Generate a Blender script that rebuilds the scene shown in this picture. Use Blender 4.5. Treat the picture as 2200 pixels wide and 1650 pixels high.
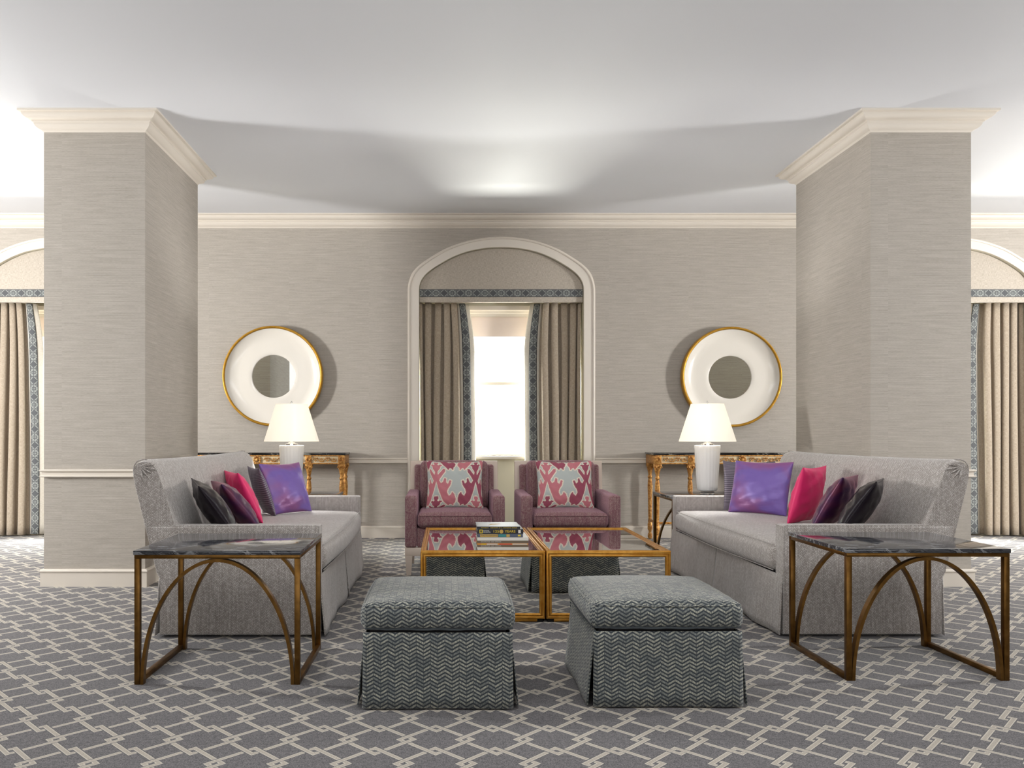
import bpy, bmesh, math, random
from mathutils import Vector, Matrix
PI = math.pi
random.seed(7)
S = bpy.context.scene
COL = S.collection
for o in list(bpy.data.objects):
    bpy.data.objects.remove(o)

# ------------------------------------------------------------------ camera, world, lights, exposure
cam_d = bpy.data.cameras.new('camera')
cam = bpy.data.objects.new('camera', cam_d); COL.objects.link(cam)
cam.location = (0, 0, 1.2); cam.rotation_euler = (PI/2, 0, 0)
cam_d.sensor_width = 36; cam_d.lens = 28.0
cam_d.shift_x = 143/2200; cam_d.shift_y = 106/2200
cam_d.clip_start = 0.05; cam_d.clip_end = 200
S.camera = cam
S.view_settings.view_transform = 'Standard'
S.view_settings.look = 'None'
S.view_settings.exposure = -0.07
S.view_settings.gamma = 1.0
S.view_settings.use_curve_mapping = False
S.cycles.use_denoising = True
S.cycles.max_bounces = 8
S.cycles.diffuse_bounces = 5
S.cycles.glossy_bounces = 5
S.cycles.sample_clamp_indirect = 6
S.cycles.caustics_reflective = False
S.cycles.caustics_refractive = False

W = bpy.data.worlds.new('world'); S.world = W
W.use_nodes = True
bg = W.node_tree.nodes['Background']
bg.inputs[0].default_value = (0.95, 0.98, 1.0, 1)
bg.inputs[1].default_value = 4.5

def area(name, loc, target, sx, sy, power, color=(1, 1, 1), spread=PI):
    l = bpy.data.lights.new(name, 'AREA'); l.shape = 'RECTANGLE'
    l.size = sx; l.size_y = sy; l.energy = power; l.color = color; l.spread = spread
    o = bpy.data.objects.new(name, l); COL.objects.link(o)
    o.location = loc
    d = Vector(target) - Vector(loc)
    o.rotation_euler = d.to_track_quat('-Z', 'Y').to_euler()
    return o
# daylight from the tall windows in the side walls of the long room
area('left_window_light', (-7.2, 5.2, 1.8), (-1.5, 8.4, 2.4), 0.6, 1.0, 400, (1.0, 0.985, 0.97))
area('right_window_light', (8.9, 5.2, 1.8), (3.0, 8.4, 2.4), 0.6, 1.0, 370, (1.0, 0.985, 0.97))
# added area lights low outside the three windows stand in for ground bounce
for i, wx in enumerate((-4.42, 0.6425, 5.76)):
    area('ground_bounce_fill', (wx, 12.0, -0.3), (wx, 9.5, 1.8), 1.4, 0.9, 520, (1.0, 0.97, 0.88))
    area('window_daylight', (wx, 10.9, 4.4), (wx, 8.4, 0.0), 4.0, 1.2, 3600, (0.99, 0.99, 0.97))
# added fill lights behind the camera, with no real source there
area('rear_fill_light', (-3.6, -3.2, 1.9), (-0.5, 6, 1.3), 3.2, 2.8, 34, (1.0, 0.985, 0.97))
area('rear_fill_light', (5.4, -3.2, 1.9), (1.5, 6, 1.3), 3.2, 2.8, 20, (1.0, 0.985, 0.97))
area('overhead_fill', (1.0, 2.9, 3.6), (1.0, 5.2, 0.0), 6.0, 1.8, 135, (1.0, 0.99, 0.98))  # added overhead fill, out of view, to brighten upward-facing surfaces
area('upward_fill', (1.0, -2.4, 0.7), (1.0, 1.6, 3.7), 7.0, 1.0, 78, (0.97, 0.98, 1.0))  # added fill aimed up to brighten the ceiling, no lamp stands here

# ------------------------------------------------------------------ node helpers
def lin(c):
    c = c/255.0
    return c/12.92 if c <= 0.04045 else ((c+0.055)/1.055)**2.4
def rgb(r, g, b): return (lin(r), lin(g), lin(b), 1.0)

class X:
    """a socket with arithmetic"""
    def __init__(s, m, k): s.m = m; s.k = k
    def _b(s, op, o, rev=False):
        return s.m.math(op, o, s) if rev else s.m.math(op, s, o)
    def __add__(s, o): return s._b('ADD', o)
    __radd__ = __add__
    def __sub__(s, o): return s._b('SUBTRACT', o)
    def __rsub__(s, o): return s._b('SUBTRACT', o, True)
    def __mul__(s, o): return s._b('MULTIPLY', o)
    __rmul__ = __mul__
    def __truediv__(s, o): return s._b('DIVIDE', o)
    def __neg__(s): return s*-1
    def gt(s, o): return s._b('GREATER_THAN', o)
    def lt(s, o): return s._b('LESS_THAN', o)
    def floor(s): return s.m.math('FLOOR', s)
    def frac(s): return s.m.math('FRACT', s)
    def round(s): return s.m.math('ROUND', s)
    def abs(s): return s.m.math('ABSOLUTE', s)
    def sin(s): return s.m.math('SINE', s)
    def max(s, o): return s._b('MAXIMUM', o)
    def min(s, o): return s._b('MINIMUM', o)
    def clamp(s): return s.m.math('MULTIPLY', s, 1.0, clamp=True)

class Mat:
    def __init__(s, name, color=(0.8, 0.8, 0.8, 1), rough=0.5, metal=0.0, **kw):
        s.mat = bpy.data.materials.new(name); s.mat.use_nodes = True
        s.t = s.mat.node_tree; s.n = s.t.nodes; s.b = s.n['Principled BSDF']
        s.set('Base Color', color); s.set('Roughness', rough); s.set('Metallic', metal)
        for k, v in kw.items(): s.set(k.replace('_', ' '), v)
    def set(s, k, v):
        if isinstance(v, X): s.t.links.new(v.k, s.b.inputs[k])
        else:
            if k in ('Sheen Tint', 'Specular Tint') and len(v) == 3: v = (*v, 1)
            s.b.inputs[k].default_value = v
    def plug(s, inp, v):
        if isinstance(v, X): s.t.links.new(v.k, inp)
        else: inp.default_value = v
    def math(s, op, a, b=None, clamp=False):
        n = s.n.new('ShaderNodeMath'); n.operation = op; n.use_clamp = clamp
        s.plug(n.inputs[0], a)
        if b is not None: s.plug(n.inputs[1], b)
        return X(s, n.outputs[0])
    def coord(s, kind='UV'):
        n = s.n.new('ShaderNodeTexCoord'); q = s.n.new('ShaderNodeSeparateXYZ')
        s.t.links.new(n.outputs[kind], q.inputs[0])
        return X(s, q.outputs[0]), X(s, q.outputs[1]), X(s, q.outputs[2])
    def vec(s, a, b, c=0.0):
        n = s.n.new('ShaderNodeCombineXYZ')
        for i, v in enumerate((a, b, c)): s.plug(n.inputs[i], v)
        return X(s, n.outputs[0])
    def noise(s, v, scale=1.0, detail=2.0, rough=0.5, dist=0.0):
        n = s.n.new('ShaderNodeTexNoise'); s.plug(n.inputs['Vector'], v)
        n.inputs['Scale'].default_value = scale; n.inputs['Detail'].default_value = detail
        n.inputs['Roughness'].default_value = rough; n.inputs['Distortion'].default_value = dist
        return X(s, n.outputs[0])
    def white(s, v):
        n = s.n.new('ShaderNodeTexWhiteNoise'); n.noise_dimensions = '3D'; s.plug(n.inputs['Vector'], v)
        return X(s, n.outputs[0])
    def mix(s, f, a, b):
        n = s.n.new('ShaderNodeMix'); n.data_type = 'RGBA'
        s.plug(n.inputs['Factor'], f); s.plug(n.inputs['A'], a) if False else None
        for nm, v in (('A', a), ('B', b)):
            inp = [i for i in n.inputs if i.name == nm and i.type == 'RGBA'][0]
            s.plug(inp, v)
        out = [o for o in n.outputs if o.type == 'RGBA'][0]
        return X(s, out)
    def ramp(s, f, stops):
        n = s.n.new('ShaderNodeValToRGB'); s.plug(n.inputs[0], f)
        e = n.color_ramp.elements
        while len(e) < len(stops): e.new(0.5)
        for i, (p, c) in enumerate(stops): e[i].position = p; e[i].color = c
        return X(s, n.outputs[0])
    def smooth(s, v, a, b):
        n = s.n.new('ShaderNodeMapRange'); n.interpolation_type = 'SMOOTHSTEP'
        s.plug(n.inputs[0], v); n.inputs[1].default_value = a; n.inputs[2].default_value = b
        return X(s, n.outputs[0])
    def bump(s, h, strength=0.3, dist=0.002):
        n = s.n.new('ShaderNodeBump'); s.plug(n.inputs['Height'], h)
        n.inputs['Strength'].default_value = strength; n.inputs['Distance'].default_value = dist
        s.t.links.new(n.outputs[0], s.b.inputs['Normal'])

# ------------------------------------------------------------------ materials
M = {}
def wallpaper():
    m = Mat('grasscloth', rough=0.75)
    x, y, z = m.coord('Object')
    h = x+y
    panel = (h/0.92).floor()
    n1 = m.noise(m.vec(h*2.2+panel*7.3, z*150+panel*31, panel), 1.0, 4, 0.65)
    n2 = m.noise(m.vec(h*6.0, z*40+panel*17, panel), 1.0, 2, 0.5)
    n3 = m.noise(m.vec(h*40, z*330, 0.0), 1.0, 2, 0.6)
    f = n1*0.5+n2*0.2+n3*0.3
    thread = m.smooth(m.noise(m.vec(h*3.5+panel*3.1, z*230, 4.0), 1.0, 1, 0.5), 0.62, 0.72)*m.smooth(n2, 0.35, 0.6)
    c = m.ramp(f, [(0.32, rgb(156, 149, 139)), (0.5, rgb(178, 171, 161)), (0.68, rgb(195, 189, 180))])
    m.set('Base Color', m.mix(thread*0.55, c, rgb(136, 130, 121)))
    m.bump(f, 0.25, 0.002)
    return m.mat
M['wallpaper'] = wallpaper()
M['paint'] = Mat('cream_paint', rgb(227, 219, 207), 0.35).mat
M['paint_panel'] = Mat('cream_panel', rgb(214, 209, 188), 0.45).mat
M['ceiling'] = Mat('ceiling_paint', rgb(221, 223, 227), 0.8).mat
M['black'] = Mat('dark_void', rgb(12, 12, 12), 0.9).mat
M['white_gloss'] = Mat('white_lacquer', rgb(243, 238, 228), 0.18, 0.0, Coat_Weight=0.5).mat
M['mirror'] = Mat('mirror_glass', (0.80, 0.83, 0.80, 1), 0.01, 1.0).mat
M['mirror_smoke'] = Mat('table_mirror', (0.72, 0.72, 0.70, 1), 0.015, 1.0).mat

def gold(name, c1, c2, rough, metal=0.85, sc=30):
    m = Mat(name, rough=rough, metal=metal)
    x, y, z = m.coord('Object')
    n = m.noise(m.vec(x, y, z), sc, 3, 0.6)
    m.set('Base Color', m.mix(m.smooth(n, 0.35, 0.65), c1, c2))
    return m.mat
M['brass'] = gold('aged_brass', rgb(100, 70, 30), rgb(124, 90, 44), 0.32, 0.9, 12)
M['gilt'] = gold('gilt_wood', rgb(196, 136, 50), rgb(214, 158, 72), 0.3, 0.75, 20)
M['gilt_carved'] = gold('carved_gilt', rgb(158, 100, 42), rgb(216, 164, 90), 0.45, 0.45, 45)
M['gilt_ground'] = Mat('gilt_ground', rgb(226, 206, 168), 0.55, 0.1).mat
M['gold_rim'] = gold('gold_leaf', rgb(190, 140, 44), rgb(206, 156, 60), 0.35, 0.7, 15)

def marble(name, dark, mid, light, rough=0.09, sc=1.0):
    m = Mat(name, rough=rough)
    x, y, z = m.coord('Object')
    w = m.noise(m.vec(x*2, y*2, z*2), 1.5*sc, 3, 0.6)
    v = m.noise(m.vec(x*1.0+w*1.0, y*38+x*7+w*4, z*30+x*9+w*7), 1.0*sc, 6, 0.68)
    m.set('Base Color', m.ramp(v, [(0.36, dark), (0.46, mid), (0.52, dark), (0.60, light), (0.70, mid)]))
    return m.mat
M['marble'] = marble('grey_marble', rgb(32, 33, 37), rgb(70, 72, 78), rgb(134, 136, 140))
M['marble_black'] = marble('black_marble', rgb(16, 16, 18), rgb(30, 30, 32), rgb(150, 148, 140), 0.08, 0.4)

def carpet():
    m = Mat('woven_carpet', rough=0.95)
    x, y, z = m.coord('Object')
    P = 0.229
    xs = (x+0.610)/P; ys = (y-3.352)/P
    u = xs+ys; v = ys-xs
    ui = u.round(); vi = v.round()
    par = ((ui+vi)*0.5).frac().gt(0.25)
    a = u-ui; b = v-vi
    ip = 1-par
    p = a*ip+b*par
    q = b*ip-a*par
    s = q.gt(0.0)*2-1
    p = p*s; q = q*s
    def rect(p0, p1, q0, q1):
        return (p.gt(p0)*p.lt(p1))*(q.gt(q0)*q.lt(q1))
    strand = rect(-0.19, 0.6, 0.052, 0.178).max(rect(-0.19, -0.07, -0.1, 0.178))
    strand = strand.max(rect(0.07, 0.19, -0.1, 0.028)).max(rect(0.052, 0.178, 0.215, 0.6))
    inner = rect(-0.168, 0.6, 0.074, 0.156).max(rect(-0.168, -0.092, -0.1, 0.156)).max(rect(0.092, 0.168, -0.1, 0.012)).max(rect(0.074, 0.156, 0.23, 0.6))
    edge = rect(-0.215, 0.6, 0.028, 0.202).max(rect(0.028, 0.202, 0.19, 0.6))
    nz = m.noise(m.vec(x, y, 0.0), 190, 3, 0.8)
    nb = m.noise(m.vec(x, y, 3.0), 60, 3, 0.6)
    g = m.mix(m.smooth(nz*0.75+nb*0.25, 0.40, 0.60), rgb(58, 57, 61), rgb(124, 121, 122))
    g = m.mix(edge*0.35, g, rgb(60, 59, 62))
    st = m.mix(inner, rgb(205, 199, 186), m.mix(m.smooth(nz, 0.3, 0.7), rgb(158, 150, 138), rgb(194, 186, 172)))
    m.set('Base Color', m.mix(strand, g, st))
    m.bump(nz+strand*0.6, 0.5, 0.004)
    m.set('Sheen Weight', 0.15)
    return m.mat
M['carpet'] = carpet()

def herring(name, dark, lo, hi, w=0.032, h=0.021, slope=0.85, duty=0.46, contrast=1.0, rough=0.85, sheen=0.3, tint=(1, 1, 1), mottle=0.0):
    m = Mat(name, rough=rough)
    x, y, z = m.coord('UV')
    n0 = m.noise(m.vec(x, y, 0.0), 22, 2, 0.5)
    n0b = m.noise(m.vec(x, y, 5.0), 260, 2, 0.6)
    cx = x/w
    ci = cx.floor(); f = cx.frac()
    par = (ci*0.5).frac().gt(0.25)
    t = f*par+(1-f)*(1-par)
    vv = y/h+t*slope*0.021/h*(1.0 if h > .015 else h/.021)+n0*0.25+m.white(m.vec(ci, 1.0, 2.0))*0.3
    k = vv.floor(); fr = vv.frac()
    rnd = m.white(m.vec(ci, k, 0.0))
    bar = m.smooth(fr, duty-0.10, duty+0.02)*(1-m.smooth(fr, 0.90, 1.0))
    gap = m.smooth(f, 0.0, 0.05)*(1-m.smooth(f, 0.95, 1.0))
    brk = m.smooth(((f*2.1+rnd).frac()-0.5).abs(), 0.04, 0.12)
    bar = bar*gap*(0.5+brk*0.5)*(0.55+0.45*m.smooth(m.noise(m.vec(x, y, 9.0), 130, 2, 0.6), 0.38, 0.56))
    light = m.mix(m.smooth(rnd*0.5+n0b*0.5, 0.25, 0.75), lo, hi)
    if mottle:
        st = m.noise(m.vec(x*90, y*5, 0.0), 1.0, 3, 0.6)
        bar = bar*(1-mottle)+m.smooth(st*0.5+n0b*0.5, 0.35, 0.65)*mottle
    m.set('Base Color', m.mix(bar, dark, light))
    m.bump(bar+n0b*0.4, 0.5, 0.003)
    m.set('Sheen Weight', sheen); m.set('Sheen Roughness', 0.4); m.set('Sheen Tint', tint)
    return m.mat
M['ottoman'] = herring('herringbone_tweed', rgb(54, 61, 68), rgb(128, 133, 129), rgb(184, 184, 169), w=0.031, h=0.0165, duty=0.45, sheen=0.35)
M['sofa'] = herring('sofa_chenille', rgb(126, 116, 109), rgb(196, 189, 183), rgb(236, 232, 228), w=0.0125, h=0.0095, slope=1.0, duty=0.42, sheen=0.6, rough=0.6, mottle=0.38)
M['mauve'] = herring('mauve_chenille', rgb(114, 64, 79), rgb(150, 112, 112), rgb(190, 167, 157), w=0.007, h=0.009, slope=0.6, sheen=0.5, tint=(0.95, 0.6, 0.8), mottle=0.5)
M['welt'] = Mat('welt_cord', rgb(176, 176, 170), 0.8).mat
M['welt_dark'] = Mat('welt_cord_dark', rgb(74, 80, 84), 0.8).mat
M['under'] = Mat('shadow_lining', rgb(38, 36, 38), 0.95).mat

def linen(name, c1, c2, sc=1.0, trans=0.0):
    m = Mat(name, rough=0.85)
    x, y, z = m.coord('UV')
    n1 = m.noise(m.vec(x*260*sc, y*30*sc, 0.0), 1.0, 2, 0.6)
    n2 = m.noise(m.vec(x*30*sc, y*260*sc, 2.0), 1.0, 2, 0.6)
    f = n1*0.5+n2*0.5
    m.set('Base Color', m.mix(m.smooth(f, 0.35, 0.65), c1, c2))
    m.bump(f, 0.3, 0.002)
    m.set('Sheen Weight', 0.2)
    return m.mat
M['curtain'] = linen('curtain_linen', rgb(150, 136, 117), rgb(182, 168, 150))
M['valance'] = linen('valance_linen', rgb(168, 158, 144), rgb(200, 191, 178))
M['lining'] = linen('curtain_lining', rgb(205, 198, 184), rgb(222, 216, 204))
def band(name):
    m = Mat(name, rough=0.7)
    x, y, z = m.coord('UV')          # x across 0..1, y along in band widths
    cy = ((y/1.1).frac()-0.5)*1.1
    cx = x-0.5
    big = (((y/2.2).frac()-0.5).abs())*2.2
    d1 = ((cx.abs()-cy.abs()*0.9).abs()).lt(0.085)
    dots = ((cx*16).sin()*(cy*16).sin()).abs().gt(0.62)
    inside = cx.abs().lt(0.43)
    dark = (big+cx.abs()*1.1).lt(0.5)
    li = (d1.max(dots))*inside*(1-dark)
    hole = (cx.abs()+cy.abs()).lt(0.11)
    n = m.noise(m.vec(x*30, y*30, 0.0), 1.0, 2, 0.6)
    base = m.mix(m.smooth(n, 0.3, 0.7), rgb(64, 66, 69), rgb(90, 93, 95))
    m.set('Base Color', m.mix(li*(1-hole), base, rgb(146, 150, 146)))
    return m.mat
M['band'] = band('woven_braid')

def satin(name, c, tint, rough=0.38, sheen=0.9, stripes=None, metal=0.15, line=None, sheen_tone=None):
    m = Mat(name, c, rough, metal)
    x, y, z = m.coord('UV')
    n = m.noise(m.vec(x*8, y*24, 0.0), 1.0, 3, 0.5, 0.9)
    fine = m.noise(m.vec(x*500, y*500, 0.0), 1.0, 1, 0.5)
    h = n*1.0+fine*0.03
    if stripes:
        s = (y/stripes).frac()
        s2 = m.smooth(s, 0.0, 0.25)*(1-m.smooth(s, 0.75, 1.0))
        h = h*0.2+s2*0.35
        m.set('Base Color', m.mix(s2, line, c))
    if not stripes and sheen_tone:
        big = m.noise(m.vec(x*4, y*6, 3.0), 1.0, 2, 0.5, 0.5)
        m.set('Base Color', m.mix(m.smooth(big, 0.42, 0.62), c, sheen_tone))  # second tone paints the shot-silk sheen into the base colour in patches
    m.bump(h, 0.3, 0.008 if not stripes else 0.006)
    m.set('Sheen Weight', sheen); m.set('Sheen Tint', tint); m.set('Sheen Roughness', 0.25)
    m.set('Anisotropic', 0.3)
    return m.mat
M['lavender'] = satin('lavender_silk', rgb(118, 94, 170), (0.9, 0.55, 0.7), sheen=0.8, metal=0.12, sheen_tone=rgb(140, 86, 140))
M['plum'] = satin('plum_silk', rgb(56, 27, 72), (0.95, 0.4, 0.5), sheen=0.5, metal=0.3, sheen_tone=rgb(94, 40, 66))
M['pink'] = satin('pink_silk', rgb(226, 44, 108), (1.0, 0.5, 0.6), sheen=0.4, metal=0.05, rough=0.5)
M['black_silk'] = satin('black_satin', rgb(20, 11, 22), (0.6, 0.5, 0.6), rough=0.3, sheen=0.02, metal=0.0)
M['black_silk'].node_tree.nodes['Principled BSDF'].inputs['Specular IOR Level'].default_value = 0.3
M['pinstripe'] = satin('pinstripe_silk', rgb(84, 76, 90), (0.7, 0.65, 0.75), rough=0.42, sheen=0.5, stripes=0.011, line=rgb(150, 140, 152))
M['shade'] = None
def shade_mat():
    m = Mat('lamp_shade_linen', rgb(250, 247, 240), 0.8)
    m.set('Emission Color', (1, .985, .95, 1)); m.set('Emission Strength', 0.42)
    tr = m.n.new('ShaderNodeBsdfTranslucent'); tr.inputs[0].default_value = rgb(250, 244, 232)
    mx = m.n.new('ShaderNodeMixShader'); mx.inputs[0].default_value = 0.45
    out = m.n['Material Output']
    m.t.links.new(m.b.outputs[0], mx.inputs[1]); m.t.links.new(tr.outputs[0], mx.inputs[2])
    m.t.links.new(mx.outputs[0], out.inputs[0])
    return m.mat
M['shade'] = shade_mat()
M['frost'] = Mat('frosted_ribbed_glass', rgb(246, 245, 242), 0.3, 0.0, Coat_Weight=0.4).mat
M['clear'] = Mat('clear_glass', (1, 1, 1, 1), 0.03, 0.0, Transmission_Weight=0.9, IOR=1.45).mat
M['chrome'] = Mat('polished_nickel', (0.8, 0.78, 0.74, 1), 0.12, 1.0).mat
def pane_mat():
    m = Mat('window_glass', (1, 1, 1, 1), 0.0)
    tr = m.n.new('ShaderNodeBsdfTransparent'); tr.inputs[0].default_value = (0.97, 0.98, 0.97, 1)
    gl = m.n.new('ShaderNodeBsdfGlossy'); gl.inputs['Roughness'].default_value = 0.0
    mx = m.n.new('ShaderNodeMixShader'); mx.inputs[0].default_value = 0.05
    m.t.links.new(tr.outputs[0], mx.inputs[1]); m.t.links.new(gl.outputs[0], mx.inputs[2])
    m.t.links.new(mx.outputs[0], m.n['Material Output'].inputs[0])
    return m.mat
M['pane'] = pane_mat()
M['facade'] = Mat('pale_render', rgb(246, 245, 242), 0.8).mat
M['facade_glass'] = Mat('far_window_glass', rgb(176, 182, 188), 0.4).mat
M['roller'] = Mat('roller_blind', rgb(238, 224, 216), 0.8, 0.0).mat
def ikat():
    m = Mat('ikat_print', rough=0.85)
    a = m.n.new('ShaderNodeAttribute'); a.attribute_name = 'print'
    c = X(m, a.outputs['Color'])
    x, y, z = m.coord('UV')
    n = m.noise(m.vec(x*300, y*300, 0.0), 1.0, 1, 0.5)
    m.set('Base Color', m.mix(n*0.18, c, rgb(225, 210, 205)))
    m.bump(n, 0.3, 0.002)
    return m.mat
M['ikat'] = ikat()
def plain(name, c, rough=0.5, metal=0.0): 
    M[name] = Mat(name, c, rough, metal).mat
    return M[name]
plain('paper', rgb(232, 226, 212), 0.8); plain('book_black', rgb(28, 27, 30), 0.35); plain('book_grey', rgb(70, 72, 80), 0.3)
plain('book_blue', rgb(84, 94, 112), 0.4); plain('book_white', rgb(236, 232, 222), 0.4); plain('book_brown', rgb(116, 100, 80), 0.4)
plain('print_yellow', rgb(238, 208, 60), 0.5); plain('print_gold', rgb(206, 170, 84), 0.45); plain('print_white', rgb(235, 235, 235), 0.5)
plain('print_teal', rgb(62, 142, 140), 0.5); plain('print_red', rgb(222, 84, 74), 0.5); plain('print_orange', rgb(236, 160, 70), 0.5)
plain('chair_wood', rgb(222, 206, 190), 0.4)

# ------------------------------------------------------------------ mesh helpers
def box_uv(me):
    uv = me.uv_layers.new(name='UVMap') if not me.uv_layers else me.uv_layers[0]
    vs = me.vertices
    for p in me.polygons:
        n = p.normal
        ax = max(range(3), key=lambda i: abs(n[i]))
        for li in p.loop_indices:
            c = vs[me.loops[li].vertex_index].co
            uv.data[li].uv = (c.y, c.z) if ax == 0 else ((c.x, c.z) if ax == 1 else (c.x, c.y))
def obj(name, bm, mat, parent=None, smooth=True, uv=True, loc=None, rot=None, auto=40):
    if isinstance(bm, bmesh.types.BMesh):
        bmesh.ops.recalc_face_normals(bm, faces=bm.faces)
        me = bpy.data.meshes.new(name); bm.to_mesh(me); bm.free()
    else: me = bm
    me.materials.append(M[mat] if isinstance(mat, str) else mat)
    if smooth:
        for p in me.polygons: p.use_smooth = True
        try: me.set_sharp_from_angle(angle=math.radians(auto))
        except Exception: pass
    if uv and not me.uv_layers: box_uv(me)
    o = bpy.data.objects.new(name, me); COL.objects.link(o)
    if parent: o.parent = parent
    if loc: o.location = loc
    if rot: o.rotation_euler = rot
    return o
def thing(name, label, cat, loc=(0, 0, 0), rz=0.0, group=None):
    o = bpy.data.objects.new(name, None); COL.objects.link(o)
    o.empty_display_size = 0.1
    o.location = loc; o.rotation_euler = (0, 0, rz)
    o['label'] = label; o['category'] = cat
    if group: o['group'] = group
    return o
def tag(o, label, cat, group=None):
    o['label'] = label; o['category'] = cat
    if group: o['group'] = group
    return o
def struct(o): o['kind'] = 'structure'; return o
def copy_tree(o, parent=None, mats=None):
    c = o.copy(); COL.objects.link(c)
    c.parent = parent
    for ch in list(o.children): copy_tree(ch, c)
    return c
def clone(o, label, loc=None, rz=None):
    c = copy_tree(o); c['label'] = label
    if loc: c.location = loc
    if rz is not None: c.rotation_euler = (0, 0, rz)
    return c

def BM(): return bmesh.new()
def box(bm, x0, x1, y0, y1, z0, z1, bev=0.0, seg=2):
    vs = [bm.verts.new((x, y, z)) for x in (x0, x1) for y in (y0, y1) for z in (z0, z1)]
    f = [(0, 1, 3, 2), (4, 6, 7, 5), (0, 4, 5, 1), (2, 3, 7, 6), (0, 2, 6, 4), (1, 5, 7, 3)]
    fs = [bm.faces.new([vs[i] for i in q]) for q in f]
    if bev:
        es = list({e for q in fs for e in q.edges})
        bmesh.ops.bevel(bm, geom=es, offset=bev, segments=seg, affect='EDGES', profile=0.5)
    return bm
def lathe(bm, prof, n=48, c=(0, 0, 0), axis='z', flute=None, cap=True):
    rings = []
    for r, z in prof:
        ring = []
        for i in range(n):
            a = 2*PI*i/n
            rr = r
            if flute and flute[1] <= z <= flute[2]:
                rr = r*(1-flute[3]*(0.5-0.5*math.cos(a*flute[0])))
            if axis == 'z': p = (c[0]+rr*math.cos(a), c[1]+rr*math.sin(a), c[2]+z)
            else: p = (c[0]+rr*math.cos(a), c[1]-z, c[2]+rr*math.sin(a))     # axis -y
            ring.append(bm.verts.new(p))
        rings.append(ring)
    for a, b in zip(rings, rings[1:]):
        for i in range(n):
            j = (i+1) % n
            bm.faces.new((a[i], a[j], b[j], b[i]))
    if cap:
        bm.faces.new(rings[0][::-1]); bm.faces.new(rings[-1])
    return bm
def tube(bm, pts, r, n=8, closed=False, cap=True):
    pts = [Vector(p) for p in pts]; m = len(pts); rings = []
    prev = None
    for i, p in enumerate(pts):
        if closed: t = pts[(i+1) % m]-pts[i-1]
        else: t = pts[min(i+1, m-1)]-pts[max(i-1, 0)]
        t.normalize()
        if prev is None: prev = t.orthogonal().normalized()
        a = (prev-t*prev.dot(t))
        a = a.normalized() if a.length > 1e-6 else t.orthogonal().normalized()
        prev = a; b = t.cross(a)
        rr = r[i] if isinstance(r, (list, tuple)) else r
        rings.append([bm.verts.new(p+a*rr*math.cos(2*PI*k/n)+b*rr*math.sin(2*PI*k/n)) for k in range(n)])
    prs = list(zip(rings, rings[1:]))
    if closed: prs.append((rings[-1], rings[0]))
    for a, b in prs:
        for k in range(n):
            j = (k+1) % n
            bm.faces.new((a[k], a[j], b[j], b[k]))
    if cap and not closed:
        bm.faces.new(rings[0][::-1]); bm.faces.new(rings[-1])
    return bm
def extrude_profile(bm, prof, x0, x1, conv):
    """prof: closed list of 2d; conv(x,a,b)->xyz"""
    A = [bm.verts.new(conv(x0, a, b)) for a, b in prof]
    B = [bm.verts.new(conv(x1, a, b)) for a, b in prof]
    n = len(prof)
    for i in range(n):
        j = (i+1) % n
        bm.faces.new((A[i], A[j], B[j], B[i]))
    bm.faces.new(A[::-1]); bm.faces.new(B)
    return bm
def rect_sweep(bm, x0, x1, y0, y1, prof):
    """closed ring of profile (out, z) around a rectangular pier; inner side left flat on the pier"""
    rings = []
    for o, z in prof:
        rings.append([bm.verts.new(p) for p in ((x0-o, y0-o, z), (x1+o, y0-o, z), (x1+o, y1+o, z), (x0-o, y1+o, z))])
    for a, b in zip(rings, rings[1:]+rings[:1]):
        for i in range(4):
            j = (i+1) % 4
            bm.faces.new((a[i], a[j], b[j], b[i]))
    return bm
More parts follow.
